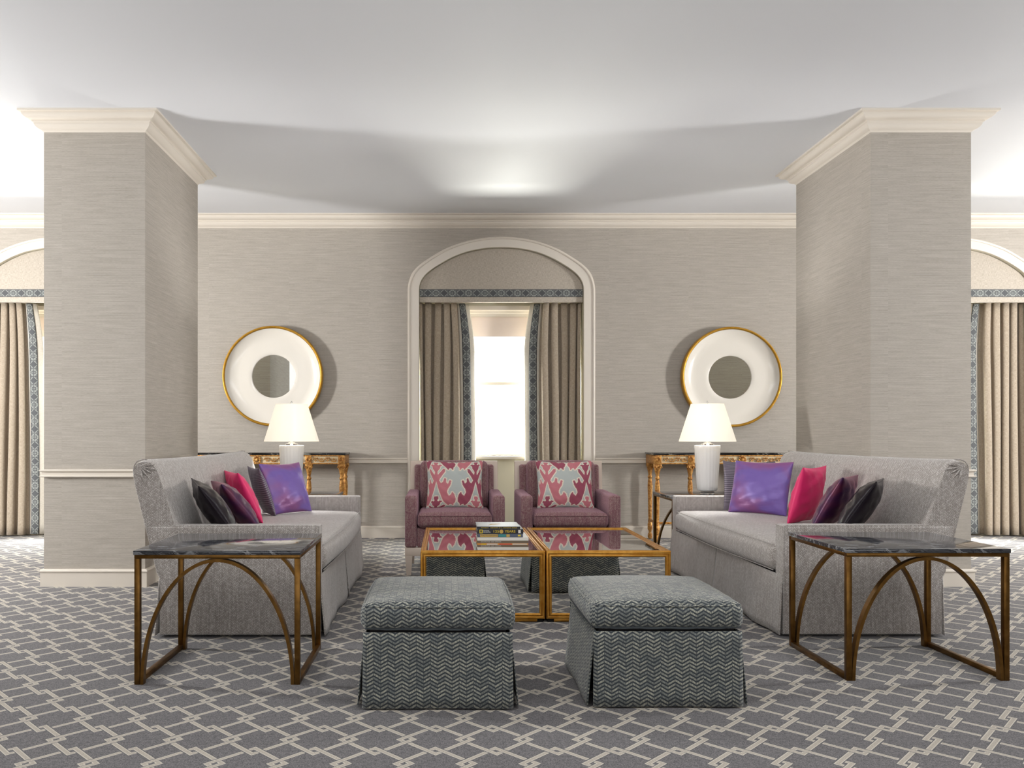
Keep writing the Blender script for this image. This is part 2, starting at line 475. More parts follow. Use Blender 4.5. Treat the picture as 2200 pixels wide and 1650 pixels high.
def rbox(bm, w, d, h, r, c=(0, 0, 0), crown=(0, 0, 0), n=(12, 12, 4), bul=0.0, warp=None):
    """rounded, puffed box centred on c; crown = extra puff on top / front&back / sides"""
    hw, hd, hh = w/2, d/2, h/2
    r = min(r, hw, hd, hh)
    def axis(hf, k):
        pts = [-hf, -hf+r*0.3, -hf+r*0.7]
        for i in range(k+1): pts.append(-hf+r+(2*hf-2*r)*i/k)
        pts += [hf-r*0.7, hf-r*0.3, hf]
        out = []
        for p in pts:
            if not out or p-out[-1] > 1e-6: out.append(p)
        return out
    ax = [axis(hw, n[0]), axis(hd, n[1]), axis(hh, n[2])]
    vmap = {}
    def vert(p):
        k = tuple(round(q, 6) for q in p)
        if k in vmap: return vmap[k]
        P = Vector(p)
        I = Vector((max(-hw+r, min(hw-r, P.x)), max(-hd+r, min(hd-r, P.y)), max(-hh+r, min(hh-r, P.z))))
        dlt = P-I
        if dlt.length > 1e-9:
            Q = I+dlt.normalized()*r
        else: Q = P
        fx = 1-(P.x/hw)**2; fy = 1-(P.y/hd)**2; fz = 1-(P.z/hh)**2
        fx = max(fx, 0); fy = max(fy, 0); fz = max(fz, 0)
        Q.z += crown[0]*(fx*fy)**0.6*(1 if P.z > 0 else -0.2)*abs(P.z/hh)
        Q.y += crown[1]*(fx**0.5*fz**0.7)*(P.y/hd)**3
        Q.x += crown[2]*(fy**0.5*fz**0.7)*(P.x/hw)**3
        if warp: Q = warp(Q)
        v = bm.verts.new(Q+Vector(c)); vmap[k] = v
        return v
    for a in range(3):
        b, cc = [(1, 2), (2, 0), (0, 1)][a]
        for s in (-1, 1):
            U, V = ax[b], ax[cc]
            for i in range(len(U)-1):
                for j in range(len(V)-1):
                    q = []
                    for (ii, jj) in ((i, j), (i+1, j), (i+1, j+1), (i, j+1)):
                        p = [0, 0, 0]; p[a] = s*(hw, hd, hh)[a]; p[b] = U[ii]; p[cc] = V[jj]
                        q.append(vert(p))
                    q = list(dict.fromkeys(q))
                    if len(q) >= 3:
                        if s < 0: q = q[::-1]
                        try: bm.faces.new(q)
                        except ValueError: pass
    return bm
def grid(bm, nu, nv, fn, uvfn=None):
    V = [[bm.verts.new(fn(i/nu, j/nv)) for j in range(nv+1)] for i in range(nu+1)]
    lay = bm.loops.layers.uv.verify() if uvfn else None
    for i in range(nu):
        for j in range(nv):
            f = bm.faces.new((V[i][j], V[i+1][j], V[i+1][j+1], V[i][j+1]))
            if uvfn:
                for l, (a, b) in zip(f.loops, ((i, j), (i+1, j), (i+1, j+1), (i, j+1))):
                    l[lay].uv = uvfn(a/nu, b/nv)
    return V
def thick(o, t, off=0.0):
    md = o.modifiers.new('thickness', 'SOLIDIFY'); md.thickness = t; md.offset = off
    return o
def plate(name, outer, holes, y0, y1, mat, parent=None, bevel=0.0, uv=True):
    """flat plate in the XZ plane between y0 and y1 with an outline and holes (lists of (x,z))"""
    cu = bpy.data.curves.new(name, 'CURVE'); cu.dimensions = '2D'; cu.fill_mode = 'BOTH'
    cu.extrude = (y1-y0)/2-bevel; cu.bevel_depth = bevel; cu.bevel_resolution = 2; cu.offset = -bevel
    for pts in [outer]+holes:
        sp = cu.splines.new('POLY'); sp.points.add(len(pts)-1)
        for q, (x, z) in zip(sp.points, pts): q.co = (x, z, 0, 1)
        sp.use_cyclic_u = True
    t = bpy.data.objects.new(name, cu); COL.objects.link(t)
    dg = bpy.context.evaluated_depsgraph_get(); dg.update()
    me = bpy.data.meshes.new_from_object(t.evaluated_get(dg))
    bpy.data.objects.remove(t); bpy.data.curves.remove(cu)
    me.transform(Matrix.Translation((0, (y0+y1)/2, 0)) @ Matrix.Rotation(PI/2, 4, 'X'))
    me.materials.clear(); me.name = name
    while me.uv_layers: me.uv_layers.remove(me.uv_layers[0])
    return obj(name, me, mat, parent, smooth=bool(bevel), uv=uv)

# ------------------------------------------------------------------ the room
ZC = 3.697; YW = 9.16; XL = -8.0; XR = 9.4; YF = -3.8
CROWN = [(0, 0), (.08, .09), (.13, .11), (.22, .15), (.32, .23), (.385, .34), (.39, .42), (.46, .46), (.46, .545), (.58, .56), (.68, .60), (.77, .66), (.83, .74), (.85, .80), (.85, .87), (1, .89), (1, 1)]
CR_P, CR_H = 0.139, 0.137
RAIL = [(0, .855), (.022, .857), (.026, .863), (.022, .870), (.014, .872), (.013, .897), (.022, .900), (.027, .908), (.022, .917), (0, .918)]
BASE = [(0, 0), (.020, 0), (.020, .112), (.026, .116), (.026, .126), (.018, .134), (.006, .138), (0, .138)]
crown_prof = [(0.0, ZC-CR_H)]+[(a*CR_P, ZC-CR_H+b*CR_H) for a, b in CROWN]+[(0.0, ZC)]
crown_prof = list(dict.fromkeys(crown_prof))

floor_bm = box(BM(), XL, XR, YF, YW+0.6, -0.1, 0)
struct(obj('floor', floor_bm, 'carpet', smooth=False))
struct(obj('ceiling', box(BM(), XL-.2, XR+.2, YF-.2, YW+0.6, ZC, ZC+0.15), 'ceiling', smooth=False))
struct(obj('wall_left', box(BM(), XL-0.2, XL, YF, YW, 0, ZC), 'wallpaper', smooth=False))
struct(obj('wall_right', box(BM(), XR, XR+0.2, YF, YW, 0, ZC), 'wallpaper', smooth=False))
struct(obj('wall_front', box(BM(), XL, XR, YF-0.2, YF, 0, ZC), 'wallpaper', smooth=False))

def arch_line(pts, sub=6):
    """smooth three-centred arch through measured half points (spring to apex), mirrored to a full outline"""
    full = pts+[(-x, z) for x, z in pts[-2::-1]]
    P = [(pts[0][0], pts[0][1]-.2)]+full+[(-pts[0][0], pts[0][1]-.2)]
    out = []
    for i in range(1, len(P)-2):
        for k in range(sub):
            t = k/sub
            q = []
            for c in (0, 1):
                a, b_, d, e = (P[i+m][c] for m in (-1, 0, 1, 2))
                q.append(.5*(2*b_+(d-a)*t+(2*a-5*b_+4*d-e)*t*t+(3*b_-a-3*d+e)*t**3))
            out.append(tuple(q))
    out.append(full[-1])
    return [(-x, z) for x, z in out]
WX = (-4.42, 0.6425, 5.79)
HO, HI = 1.077, 0.945
arch_out = arch_line([(1.077, 2.80), (1.073, 2.89), (1.055, 2.97), (1.018, 3.05), (.945, 3.13), (.825, 3.215), (.632, 3.325), (.396, 3.408), (.18, 3.447), (0, 3.457)])
arch_in = arch_line([(.945, 2.83), (.938, 2.905), (.910, 2.972), (.851, 3.042), (.733, 3.128), (.568, 3.220), (.396, 3.286), (.193, 3.326), (0, 3.337)])
hole = [(-HI, 0.0)]+arch_in+[(HI, 0.0)]
# the wall outline runs down into the arched recesses, which reach the floor
outline = [(XL, 0)]
for wx in WX:
    outline += [(wx+x, z) for x, z in [(-HI-.02, 0)]+[(x*1.02, z+.01) for x, z in arch_in]+[(HI+.02, 0)]]
outline += [(XR, 0), (XR, ZC), (XL, ZC)]
struct(plate('wall_back', outline, [], YW, YW+0.12, 'wallpaper'))

# crown, rails, baseboards on the back wall
t = obj('trim_1', extrude_profile(BM(), [(a, b) for a, b in crown_prof], XL, XR, lambda x, a, b: (x, YW-a, b)), 'paint', auto=25); struct(t)
segs = []
xs = [XL]+[w+s*HO for w in WX for s in (-1, 1)]+[XR]
for i in range(0, len(xs), 2):
    k = i//2
    struct(obj('trim_%d' % (2+k), extrude_profile(BM(), RAIL, xs[i], xs[i+1], lambda x, a, b: (x, YW-a, b)), 'paint', auto=25))
    struct(obj('baseboard_back', extrude_profile(BM(), BASE, xs[i], xs[i+1], lambda x, a, b: (x, YW-a, b)), 'paint', auto=25))

def window(n, wx):
    w = thing('window_%d' % n, '', '', (wx, YW, 0)); del w['label']; del w['category']; struct(w)
    ring_o = [(-HO, 0)]+arch_out+[(HO, 0)]
    outer = ring_o+[(HI, 0)]+arch_in[::-1]+[(-HI, 0)]
    plate('casing', outer, [], -0.022, 0.0, 'paint', w, bevel=0.004)
    # raised outer bead following the arch
    tube_pts = [(x*0.982, -0.024, z-0.016 if z > 0 else z) for x, z in ring_o]
    obj('casing_bead', tube(BM(), tube_pts, 0.013, 8), 'paint', w)
    # recess: jambs lining the opening
    bm = BM()
    pts = hole
    A = [bm.verts.new((x, 0.0, z)) for x, z in pts]; B = [bm.verts.new((x, 0.42, z)) for x, z in pts]
    A2 = [bm.verts.new((x*1.018, 0.0, z*1.004)) for x, z in pts]; B2 = [bm.verts.new((x*1.018, 0.42, z*1.004)) for x, z in pts]
    for i in range(len(pts)-1):
        bm.faces.new((A[i], A[i+1], B[i+1], B[i])); bm.faces.new((A2[i], B2[i], B2[i+1], A2[i+1]))
        bm.faces.new((A[i], A2[i], A2[i+1], A[i+1])); bm.faces.new((B[i], B[i+1], B2[i+1], B2[i]))
    obj('jamb', bm, 'paint_panel', w)
    # wall around the window at the back of the recess
    box_w = 0.62; zs, zt = 0.93, 2.62
    plate('recess_wall', [(-HI-.05, 0.0), (-HI-.05, 3.45), (HI+.05, 3.45), (HI+.05, 0.0), (box_w, 0.0), (box_w, .14), (-box_w, .14), (-box_w, 0)],
          [[(-box_w, zs), (box_w, zs), (box_w, zt), (-box_w, zt)]], 0.40, 0.50, 'paint_panel', w)
    g = obj('heater_recess', box(BM(), -box_w, box_w, 0.46, 0.48, 0.0, 0.139), 'black', w, smooth=False)
    obj('sill', box(BM(), -box_w-.06, box_w+.06, 0.30, 0.46, zs-.035, zs, 0.006), 'paint', w)
    # cornice board over the window
    bm = BM()
    extrude_profile(bm, [(0.405, 2.60), (0.39, 2.60), (0.385, 2.63), (0.37, 2.64), (0.36, 2.66), (0.33, 2.67), (0.33, 2.72), (0.405, 2.72)], -box_w-.08, box_w+.08, lambda x, a, b: (x, a, b))
    obj('cornice', bm, 'paint', w, auto=25)
    fr = obj('window_frame', frame_box(-box_w, box_w, zs, zt, 0.045, 0.43, 0.48), 'paint', w)
    obj('meeting_rail', box(BM(), -box_w+.04, box_w-.04, 0.435, 0.475, 1.78, 1.82, 0.004), 'paint', w)
    obj('pane', box(BM(), -box_w+.04, box_w-.04, 0.455, 0.459, zs+.04, 1.782), 'pane', w, smooth=False)
    obj('pane', box(BM(), -box_w+.04, box_w-.04, 0.455, 0.459, 1.818, zt-.04), 'pane', w, smooth=False)
    obj('roller_blind', box(BM(), -box_w+.02, box_w-.02, 0.425, 0.429, 2.36, 2.60), 'roller', w, smooth=False)
    return w
def frame_box(x0, x1, z0, z1, t, y0, y1):
    bm = BM()
    box(bm, x0, x0+t, y0, y1, z0, z1); box(bm, x1-t, x1, y0, y1, z0, z1)
    box(bm, x0+t, x1-t, y0, y1, z0, z0+t); box(bm, x0+t, x1-t, y0, y1, z1-t, z1)
    return bm
for i, wx in enumerate(WX): window(i+1, wx)

# valances: arched fabric panel with braid and hem
def valance(wx, label):
    t = thing('window_valance', label, 'valance', (wx, YW+0.03, 2.712), group=None)
    inn = [(x*0.996, z-2.712-0.004) for x, z in arch_in]
    p = plate('fabric_panel', [(-HI*.996, 0.0)]+inn+[(HI*.996, 0.0)], [], 0.0, 0.03, 'valance', t)
    bm = BM()
    grid(bm, 40, 1, lambda a, b: ((a*2-1)*HI*.994, -0.004, 0.062+b*0.086), lambda a, b: (b, a*2*HI/0.086))
    thick(obj('braid', bm, 'band', t, smooth=False), 0.004, 1)
    obj('hem', box(BM(), -HI*.992, HI*.992, -0.006, 0.0, 0.0, 0.058, 0.002), 'valance', t)
    return t
valance(WX[1], 'arched linen valance with dark braid over the middle window')
valance(WX[0], 'arched linen valance with dark braid over the left window')
valance(WX[2], 'arched linen valance with dark braid over the right window')

def curtain(wx, side, label, seed):
    """side -1: hangs at the left jamb, leading edge to the right"""
    rnd = random.Random(seed)
    t = thing('curtain', label, 'curtain', (wx, YW+0.14, 0.02))
    Wd = 0.58; H = 2.70; nf = 4.5
    ph = rnd.random()*6
    am = [0.7+0.4*rnd.random() for _ in range(8)]
    jit = [(rnd.random()-.5)*0.05 for _ in range(8)]
    def P(s, z):                       # s 0..1 over the folded part, then the flat leading edge
        flare = 1.0-0.10*math.sin(z/H*PI)*0.6
        k = s*nf
        i = int(min(k, 4.999)); a = am[i]*(1-(k-i))+am[i+1]*(k-i)
        x = s*(Wd-0.13)
        x += 0.030*math.sin(k*2*PI*2)*0.7+0.012*math.sin(z*1.3+s*6+ph)
        y = -0.062*a*math.cos(k*2*PI)*(0.72+0.28*(1-z/H)) - 0.012*math.sin(z*1.1+s*3)
        return x, y
    lead = 0.165
    def full(q, z):
        # q in metres along the whole: folded part maps to s, flat part after
        
        bow = 0.045*math.sin(min(1.0, (H-z)/0.6)*PI/2)-0.02
        if q <= 1.0:
            x, y = P(q, z)
        else:
            x0, y0 = P(1.0, z)
            d = (q-1.0)*lead
            x = x0+d*0.92; y = y0-0.03*math.sin(d/lead*PI)+0.02*d/lead
        x += bow*max(0, q-0.5)
        return (side*(HI-0.01-x)*1.0, y, z)
    N1 = 110
    bm = BM()
    grid(bm, N1, 24, lambda a, b: full(a*1.0, b*H), lambda a, b: (a*1.6, b*H))
    f = obj('fabric', bm, 'curtain', t, uv=False); thick(f, 0.004)
    bm = BM()
    grid(bm, 14, 24, lambda a, b: full(1.0+a, b*H), lambda a, b: (a*.2, b*H))
    thick(obj('leading_edge', bm, 'lining', t, uv=False), 0.004)
    bm = BM()
    def bp(a, b):
        x, y, z = full(1.0+0.18+a*0.52, b*H); return (x, y-0.006, z)
    grid(bm, 6, 40, bp, lambda a, b: (a, b*H/0.086))
    thick(obj('braid', bm, 'band', t, uv=False), 0.003)
    return t
curtain(WX[1], -1, 'taupe pleated curtain at the left side of the middle window', 1)
curtain(WX[1], 1, 'taupe pleated curtain at the right side of the middle window', 2)
curtain(WX[0], -1, 'taupe curtain with dark braid at the far left edge of the room', 3)
curtain(WX[0], 1, 'taupe curtain of the left window, behind the left column', 4)
curtain(WX[2], -1, 'taupe curtain of the right window, behind the right column', 5)
curtain(WX[2], 1, 'taupe curtain with dark braid at the far right edge of the room', 6)

# ------------------------------------------------------------------ outside
b = thing('building', 'white sunlit building seen faintly through the window panes', 'building', (0.6, 15.0, 0))
obj('wall', box(BM(), -11, 11, 0, 0.3, -3, 3.4), 'facade', b, smooth=False)
obj('string_course', box(BM(), -11, 11, -0.12, 0, 0.80, 0.92), 'facade', b, smooth=False)
for k in range(-5, 6):
    x = k*2.0+0.35
    f = obj('window', frame_box(x-.55, x+.55, 1.05, 2.15, 0.07, -0.06, 0.0), 'facade', b, smooth=False)
    obj('pane', box(BM(), x-.48, x+.48, -0.02, 0.0, 1.12, 2.08), 'facade_glass', f, smooth=False)
    obj('mullion', box(BM(), x-.02, x+.02, -0.05, -0.021, 1.12, 2.08), 'facade', f, smooth=False)

# ------------------------------------------------------------------ columns
def column(x0, x1, y0, y1, label):
    cx, cy = (x0+x1)/2, (y0+y1)/2
    t = thing('column', label, 'column', (cx, cy, 0))
    a, c = (x1-x0)/2, (y1-y0)/2
    obj('shaft', box(BM(), -a, a, -c, c, 0, ZC-0.001), 'wallpaper', t, smooth=False)
    obj('crown_moulding', rect_sweep(BM(), -a, a, -c, c, crown_prof), 'paint', t, auto=25)
    obj('chair_rail', rect_sweep(BM(), -a, a, -c, c, RAIL), 'paint', t, auto=25)
    obj('baseboard', rect_sweep(BM(), -a, a, -c, c, BASE), 'paint', t, auto=25)
    return t
column(-3.148, -2.355, 6.245, 7.571, 'square papered column with cream crown behind the left sofa')
column(3.334, 4.121, 6.245, 7.571, 'square papered column with cream crown behind the right sofa')

# ------------------------------------------------------------------ round mirrors
def round_mirror(loc, label):
    t = thing('round_mirror', label, 'mirror', loc, group=None)
    R = 0.573
    obj('rim', lathe(BM(), [(R-.05, 0.0), (R-.012, 0.0), (R-.002, .03), (R, .085), (R-.004, .102), (R-.014, .108), (R-.026, .102), (R-.030, .09), (R-.034, .03), (R-.05, 0.0)], 96, axis='y', cap=False), 'gold_rim', t, auto=60)
    prof = [(R-.031, .092)]
    for i in range(13):
        a = i/12
        prof.append((R-.033-0.15*a, .036+.054*(1-a)**2.2))
    prof += [(.30, .034), (.252, .034), (.2455, .030), (.244, .018)]
    obj('dish', lathe(BM(), prof+[(0.24, .004), (R-.06, .004)], 96, axis='y', cap=False), 'white_gloss', t, auto=60)
    bm = BM(); lathe(bm, [(.246, .014), (.246, .024)], 72, axis='y')
    obj('glass', bm, 'mirror', t, auto=30)
    return t
m1 = round_mirror((-1.969, YW-0.001, 1.853), 'round gold-rimmed white mirror on the wall left of the window')
clone(m1, 'round gold-rimmed white mirror on the wall right of the window', (3.262, YW-0.001, 1.842))

# ------------------------------------------------------------------ console tables
def console(loc, label):
    t = thing('console_table', label, 'table', loc)
    L = 0.955; D = 0.40                       # half length, depth; local front = -y
    bm = BM(); box(bm, -L-.012, L+.012, -D-.012, 0.0, .962, .986, 0.003)
    obj('top', bm, 'marble_black', t)
    obj('apron', box(BM(), -L+.01, L-.01, -D+.008, -.01, .868, .962), 'gilt_ground', t, smooth=False)
    bm = BM()
    inner = L-0.395
    for z0, z1 in ((.948, .962), (.862, .876)):
        box(bm, -L, L, -D-.004, -.004, z0, z1, .003)
    for x in (-L+.035, -inner-.0, inner, L-.035):
        box(bm, x-.034, x+.034, -D-.008, -D+.06, .864, .960, .004)
    box(bm, -L, -L+.03, -D, -.004, .864, .96, .003); box(bm, L-.03, L, -D, -.004, .864, .96, .003)
    obj('apron_moulding', bm, 'gilt_carved', t)
    # carved scroll ornament
    bm = BM()
    def vine(xa, xb, nper):
        n = 60; pts = []
        for i in range(n+1):
            a = i/n; x = xa+(xb-xa)*a
            pts.append((x, -D-.002-.004*math.sin(a*40)**2, .912+.018*math.sin(a*nper*2*PI)))
        tube(bm, pts, 0.005, 6)
        for k in range(nper*2):
            a = (k+.5)/(nper*2); x = xa+(xb-xa)*a; s = 1 if k % 2 == 0 else -1
            z = .912-s*.010
            rg = 0.013
            sp = [(x+rg*(1-q/14)*math.cos(q*.75), -D-.005, z+rg*(1-q/14)*math.sin(q*.75)*s) for q in range(12)]
            tube(bm, sp, 0.004, 5)
            for dx in (-.018, .0, .018):
                bmesh.ops.create_icosphere(bm, subdivisions=1, radius=0.0085, matrix=Matrix.Translation((x+dx, -D-.004, z+s*.030)) @ Matrix.Diagonal((1.1, .7, .7, 1)))
    vine(-L+.085, -inner-.045, 2); vine(inner+.045, L-.085, 2)
    vine(-inner+.05, -.07, 3); vine(.07, inner-.05, 3)
    bmesh.ops.create_uvsphere(bm, u_segments=12, v_segments=8, radius=0.022, matrix=Matrix.Translation((0, -D-.006, .912)) @ Matrix.Diagonal((1, .6, 1, 1)))
    for k in range(10):
        a = 2*PI*k/10
        bmesh.ops.create_icosphere(bm, subdivisions=1, radius=0.013, matrix=Matrix.Translation((.034*math.cos(a), -D-.004, .908+.036*math.sin(a))) @ Matrix.Diagonal((1, .6, 1, 1)))
    for x in (-L+.035, -inner, inner, L-.035):
        for k in range(8):
            a = 2*PI*k/8
            bmesh.ops.create_icosphere(bm, subdivisions=1, radius=0.010, matrix=Matrix.Translation((x+.017*math.cos(a), -D-.010, .912+.022*math.sin(a))))
    obj('carved_ornament', bm, 'gilt_carved', t)
    legp = [(.014, 0), (.020, .004), (.026, .03), (.024, .055), (.016, .07), (.016, .09), (.027, .11), (.027, .17), (.020, .185), (.022, .20), (.018, .24), (.020, .26), (.024, .50), (.028, .60), (.024, .66), (.018, .685), (.026, .70), (.026, .712), (.018, .725), (.020, .74), (.030, .79), (.036, .81), (.030, .822)]
    for x, y in ((-L+.035, -D+.035), (-inner, -D+.035), (inner, -D+.035), (L-.035, -D+.035), (-L+.035, -.05), (L-.035, -.05)):
        bm = BM(); lathe(bm, legp, 40, (x, y, 0), flute=(10, .255, .61, .16))
        box(bm, x-.040, x+.040, y-.032, y+.032, .822, .864, .006)
        for s in (-1, 1):
            tube(bm, [(x+s*(.030+.014*(1-q/16)*math.cos(q*.7)), y-.036, .826+.014*(1-q/16)*math.sin(q*.7)) for q in range(12)], .005, 5)
        lg = obj('leg', bm, 'gilt_carved', t)
    bm = BM()
    box(bm, -L+.03, L-.03, -D+.022, -D+.052, .200, .226, .003)
    for s in (-1, 1): box(bm, s*(L-.035)-.013, s*(L-.035)+.013, -D+.045, -.045, .201, .225, .003)
    obj('stretcher', bm, 'gilt_carved', t)
    return t
c1 = console((-2.06, YW-0.04, 0), 'gilded carved console table with black top under the left mirror')
clone(c1, 'gilded carved console table with black top under the right mirror', (3.25, YW-0.04, 0))

# ------------------------------------------------------------------ brass and marble side tables
def side_table(loc, label):
    t = thing('side_table', label, 'table', loc)     # origin: front left corner at floor
    Wt, Dt, H = 0.79, 0.65, 0.64
    q = 0.026
    obj('top', box(BM(), -.004, Wt+.004, -.004, Dt+.004, H-.020, H, .0015), 'marble', t)
    zt = H-.0205
    bm = BM()
    box(bm, 0, Wt, 0, q, zt-.018, zt, .001); box(bm, 0, Wt, Dt-q, Dt, zt-.018, zt, .001)
    box(bm, 0, q, q, Dt-q, zt-.018, zt, .001); box(bm, Wt-q, Wt, q, Dt-q, zt-.018, zt, .001)
    obj('top_frame', bm, 'brass', t)
    for x in (0, Wt-q):
        for y in (0, Dt-q):
            obj('leg', box(BM(), x, x+q, y, y+q, 0, zt-.018, .0015), 'brass', t)
    for x in (0, Wt-q):
        obj('foot_rail', box(BM(), x, x+q, q, Dt-q, 0, .026, .0015), 'brass', t)
    # arches front and back: flat strip bent to a half ellipse
    for y in (0.001, Dt-.033):
        bm = BM(); n = 48; a0 = Wt/2-q-.001; th = .016; b0 = zt-.019
        rings = []
        for i in range(n+1):
            a = PI*i/n
            c, s = math.cos(a), math.sin(a)
            nx, nz = c/a0, s/b0; l = math.hypot(nx, nz); nx, nz = nx/l, nz/l
            x, z = Wt/2+a0*c, b0*s
            rings.append([bm.verts.new(p) for p in ((x, y, z), (x, y+.032, z), (x-nx*th, y+.032, max(z-nz*th, 0)), (x-nx*th, y, max(z-nz*th, 0)))])
        for r1, r2 in zip(rings, rings[1:]):
            for k in range(4): bm.faces.new((r1[k], r1[(k+1) % 4], r2[(k+1) % 4], r2[k]))
        bm.faces.new(rings[0]); bm.faces.new(rings[-1][::-1])
        obj('arch', bm, 'brass', t, auto=35)
    return t
s1 = side_table((-1.485, 3.80, 0), 'brass-framed marble side table in front of the left sofa')
clone(s1, 'brass-framed marble side table in front of the right sofa', (1.945, 3.86, 0))
clone(s1, 'marble side table behind the far arm of the left sofa, carrying a lamp', (-1.78, 7.02, 0))
clone(s1, 'marble side table behind the far arm of the right sofa, carrying a lamp', (2.0, 7.02, 0))

# ------------------------------------------------------------------ lamps
def lamp(loc, label):
    t = thing('table_lamp', label, 'lamp', loc)
    obj('base', lathe(BM(), [(.062, 0), (.066, .004), (.066, .016), (.058, .022), (.058, .030)], 40), 'clear', t)
    body = [(.050, .030), (.080, .034), (.088, .045), (.093, .08), (.114, .415), (.117, .435), (.114, .447), (.100, .450)]
    bm = BM()
    n = 88; rings = []
    for r, z in body:
        rings.append([bm.verts.new(((r*(1-.03*(0.5-0.5*math.cos(22*2*PI*i/n))))*math.cos(2*PI*i/n), (r*(1-.03*(0.5-0.5*math.cos(22*2*PI*i/n))))*math.sin(2*PI*i/n), z)) for i in range(n)])
    for a, b_ in zip(rings, rings[1:]):
        for i in range(n): bm.faces.new((a[i], a[(i+1) % n], b_[(i+1) % n], b_[i]))
    bm.faces.new(rings[0][::-1]); bm.faces.new(rings[-1])
    obj('body', bm, 'frost', t, auto=60)
    obj('cap', lathe(BM(), [(.060, .450), (.060, .462), (.035, .466), (.034, .474), (.014, .478), (.010, .52), (.010, .60)], 32), 'chrome', t)
    bm = BM(); lathe(bm, [(.250, .485), (.2505, .488), (.145, .826), (.1445, .829)], 72, cap=False)
    sh = obj('shade', bm, 'shade', t, auto=60); thick(sh, .002)
    for r, z in ((.2495, .487), (.1450, .827)):
        bm = BM(); tube(bm, [(r*math.cos(2*PI*i/64), r*math.sin(2*PI*i/64), z) for i in range(64)], .003, 6, closed=True)
        obj('shade_ring', bm, 'shade', t)
    bm = BM(); lathe(bm, [(.004, .60), (.004, .835), (.008, .838), (.008, .846), (.003, .858)], 16)
    for k in range(3):
        a = 2*PI*k/3; tube(bm, [(0, 0, .826), (.144*math.cos(a), .144*math.sin(a), .826)], .002, 5)
    obj('finial', bm, 'chrome', t)
    return t
l1 = lamp((-1.425, 7.38, .6405), 'white lamp with ribbed glass body beside the left sofa')
l2 = clone(l1, 'white lamp with ribbed glass body beside the right sofa', (2.40, 7.30, .6405))
for l in ((-1.425, 7.38), (2.40, 7.30)):
    pl = bpy.data.lights.new('lamp_bulb', 'POINT'); pl.energy = 60; pl.color = (1, .98, .95); pl.shadow_soft_size = .035
    po = bpy.data.objects.new('lamp_bulb', pl); COL.objects.link(po); po.location = (l[0], l[1], .6405+.66)

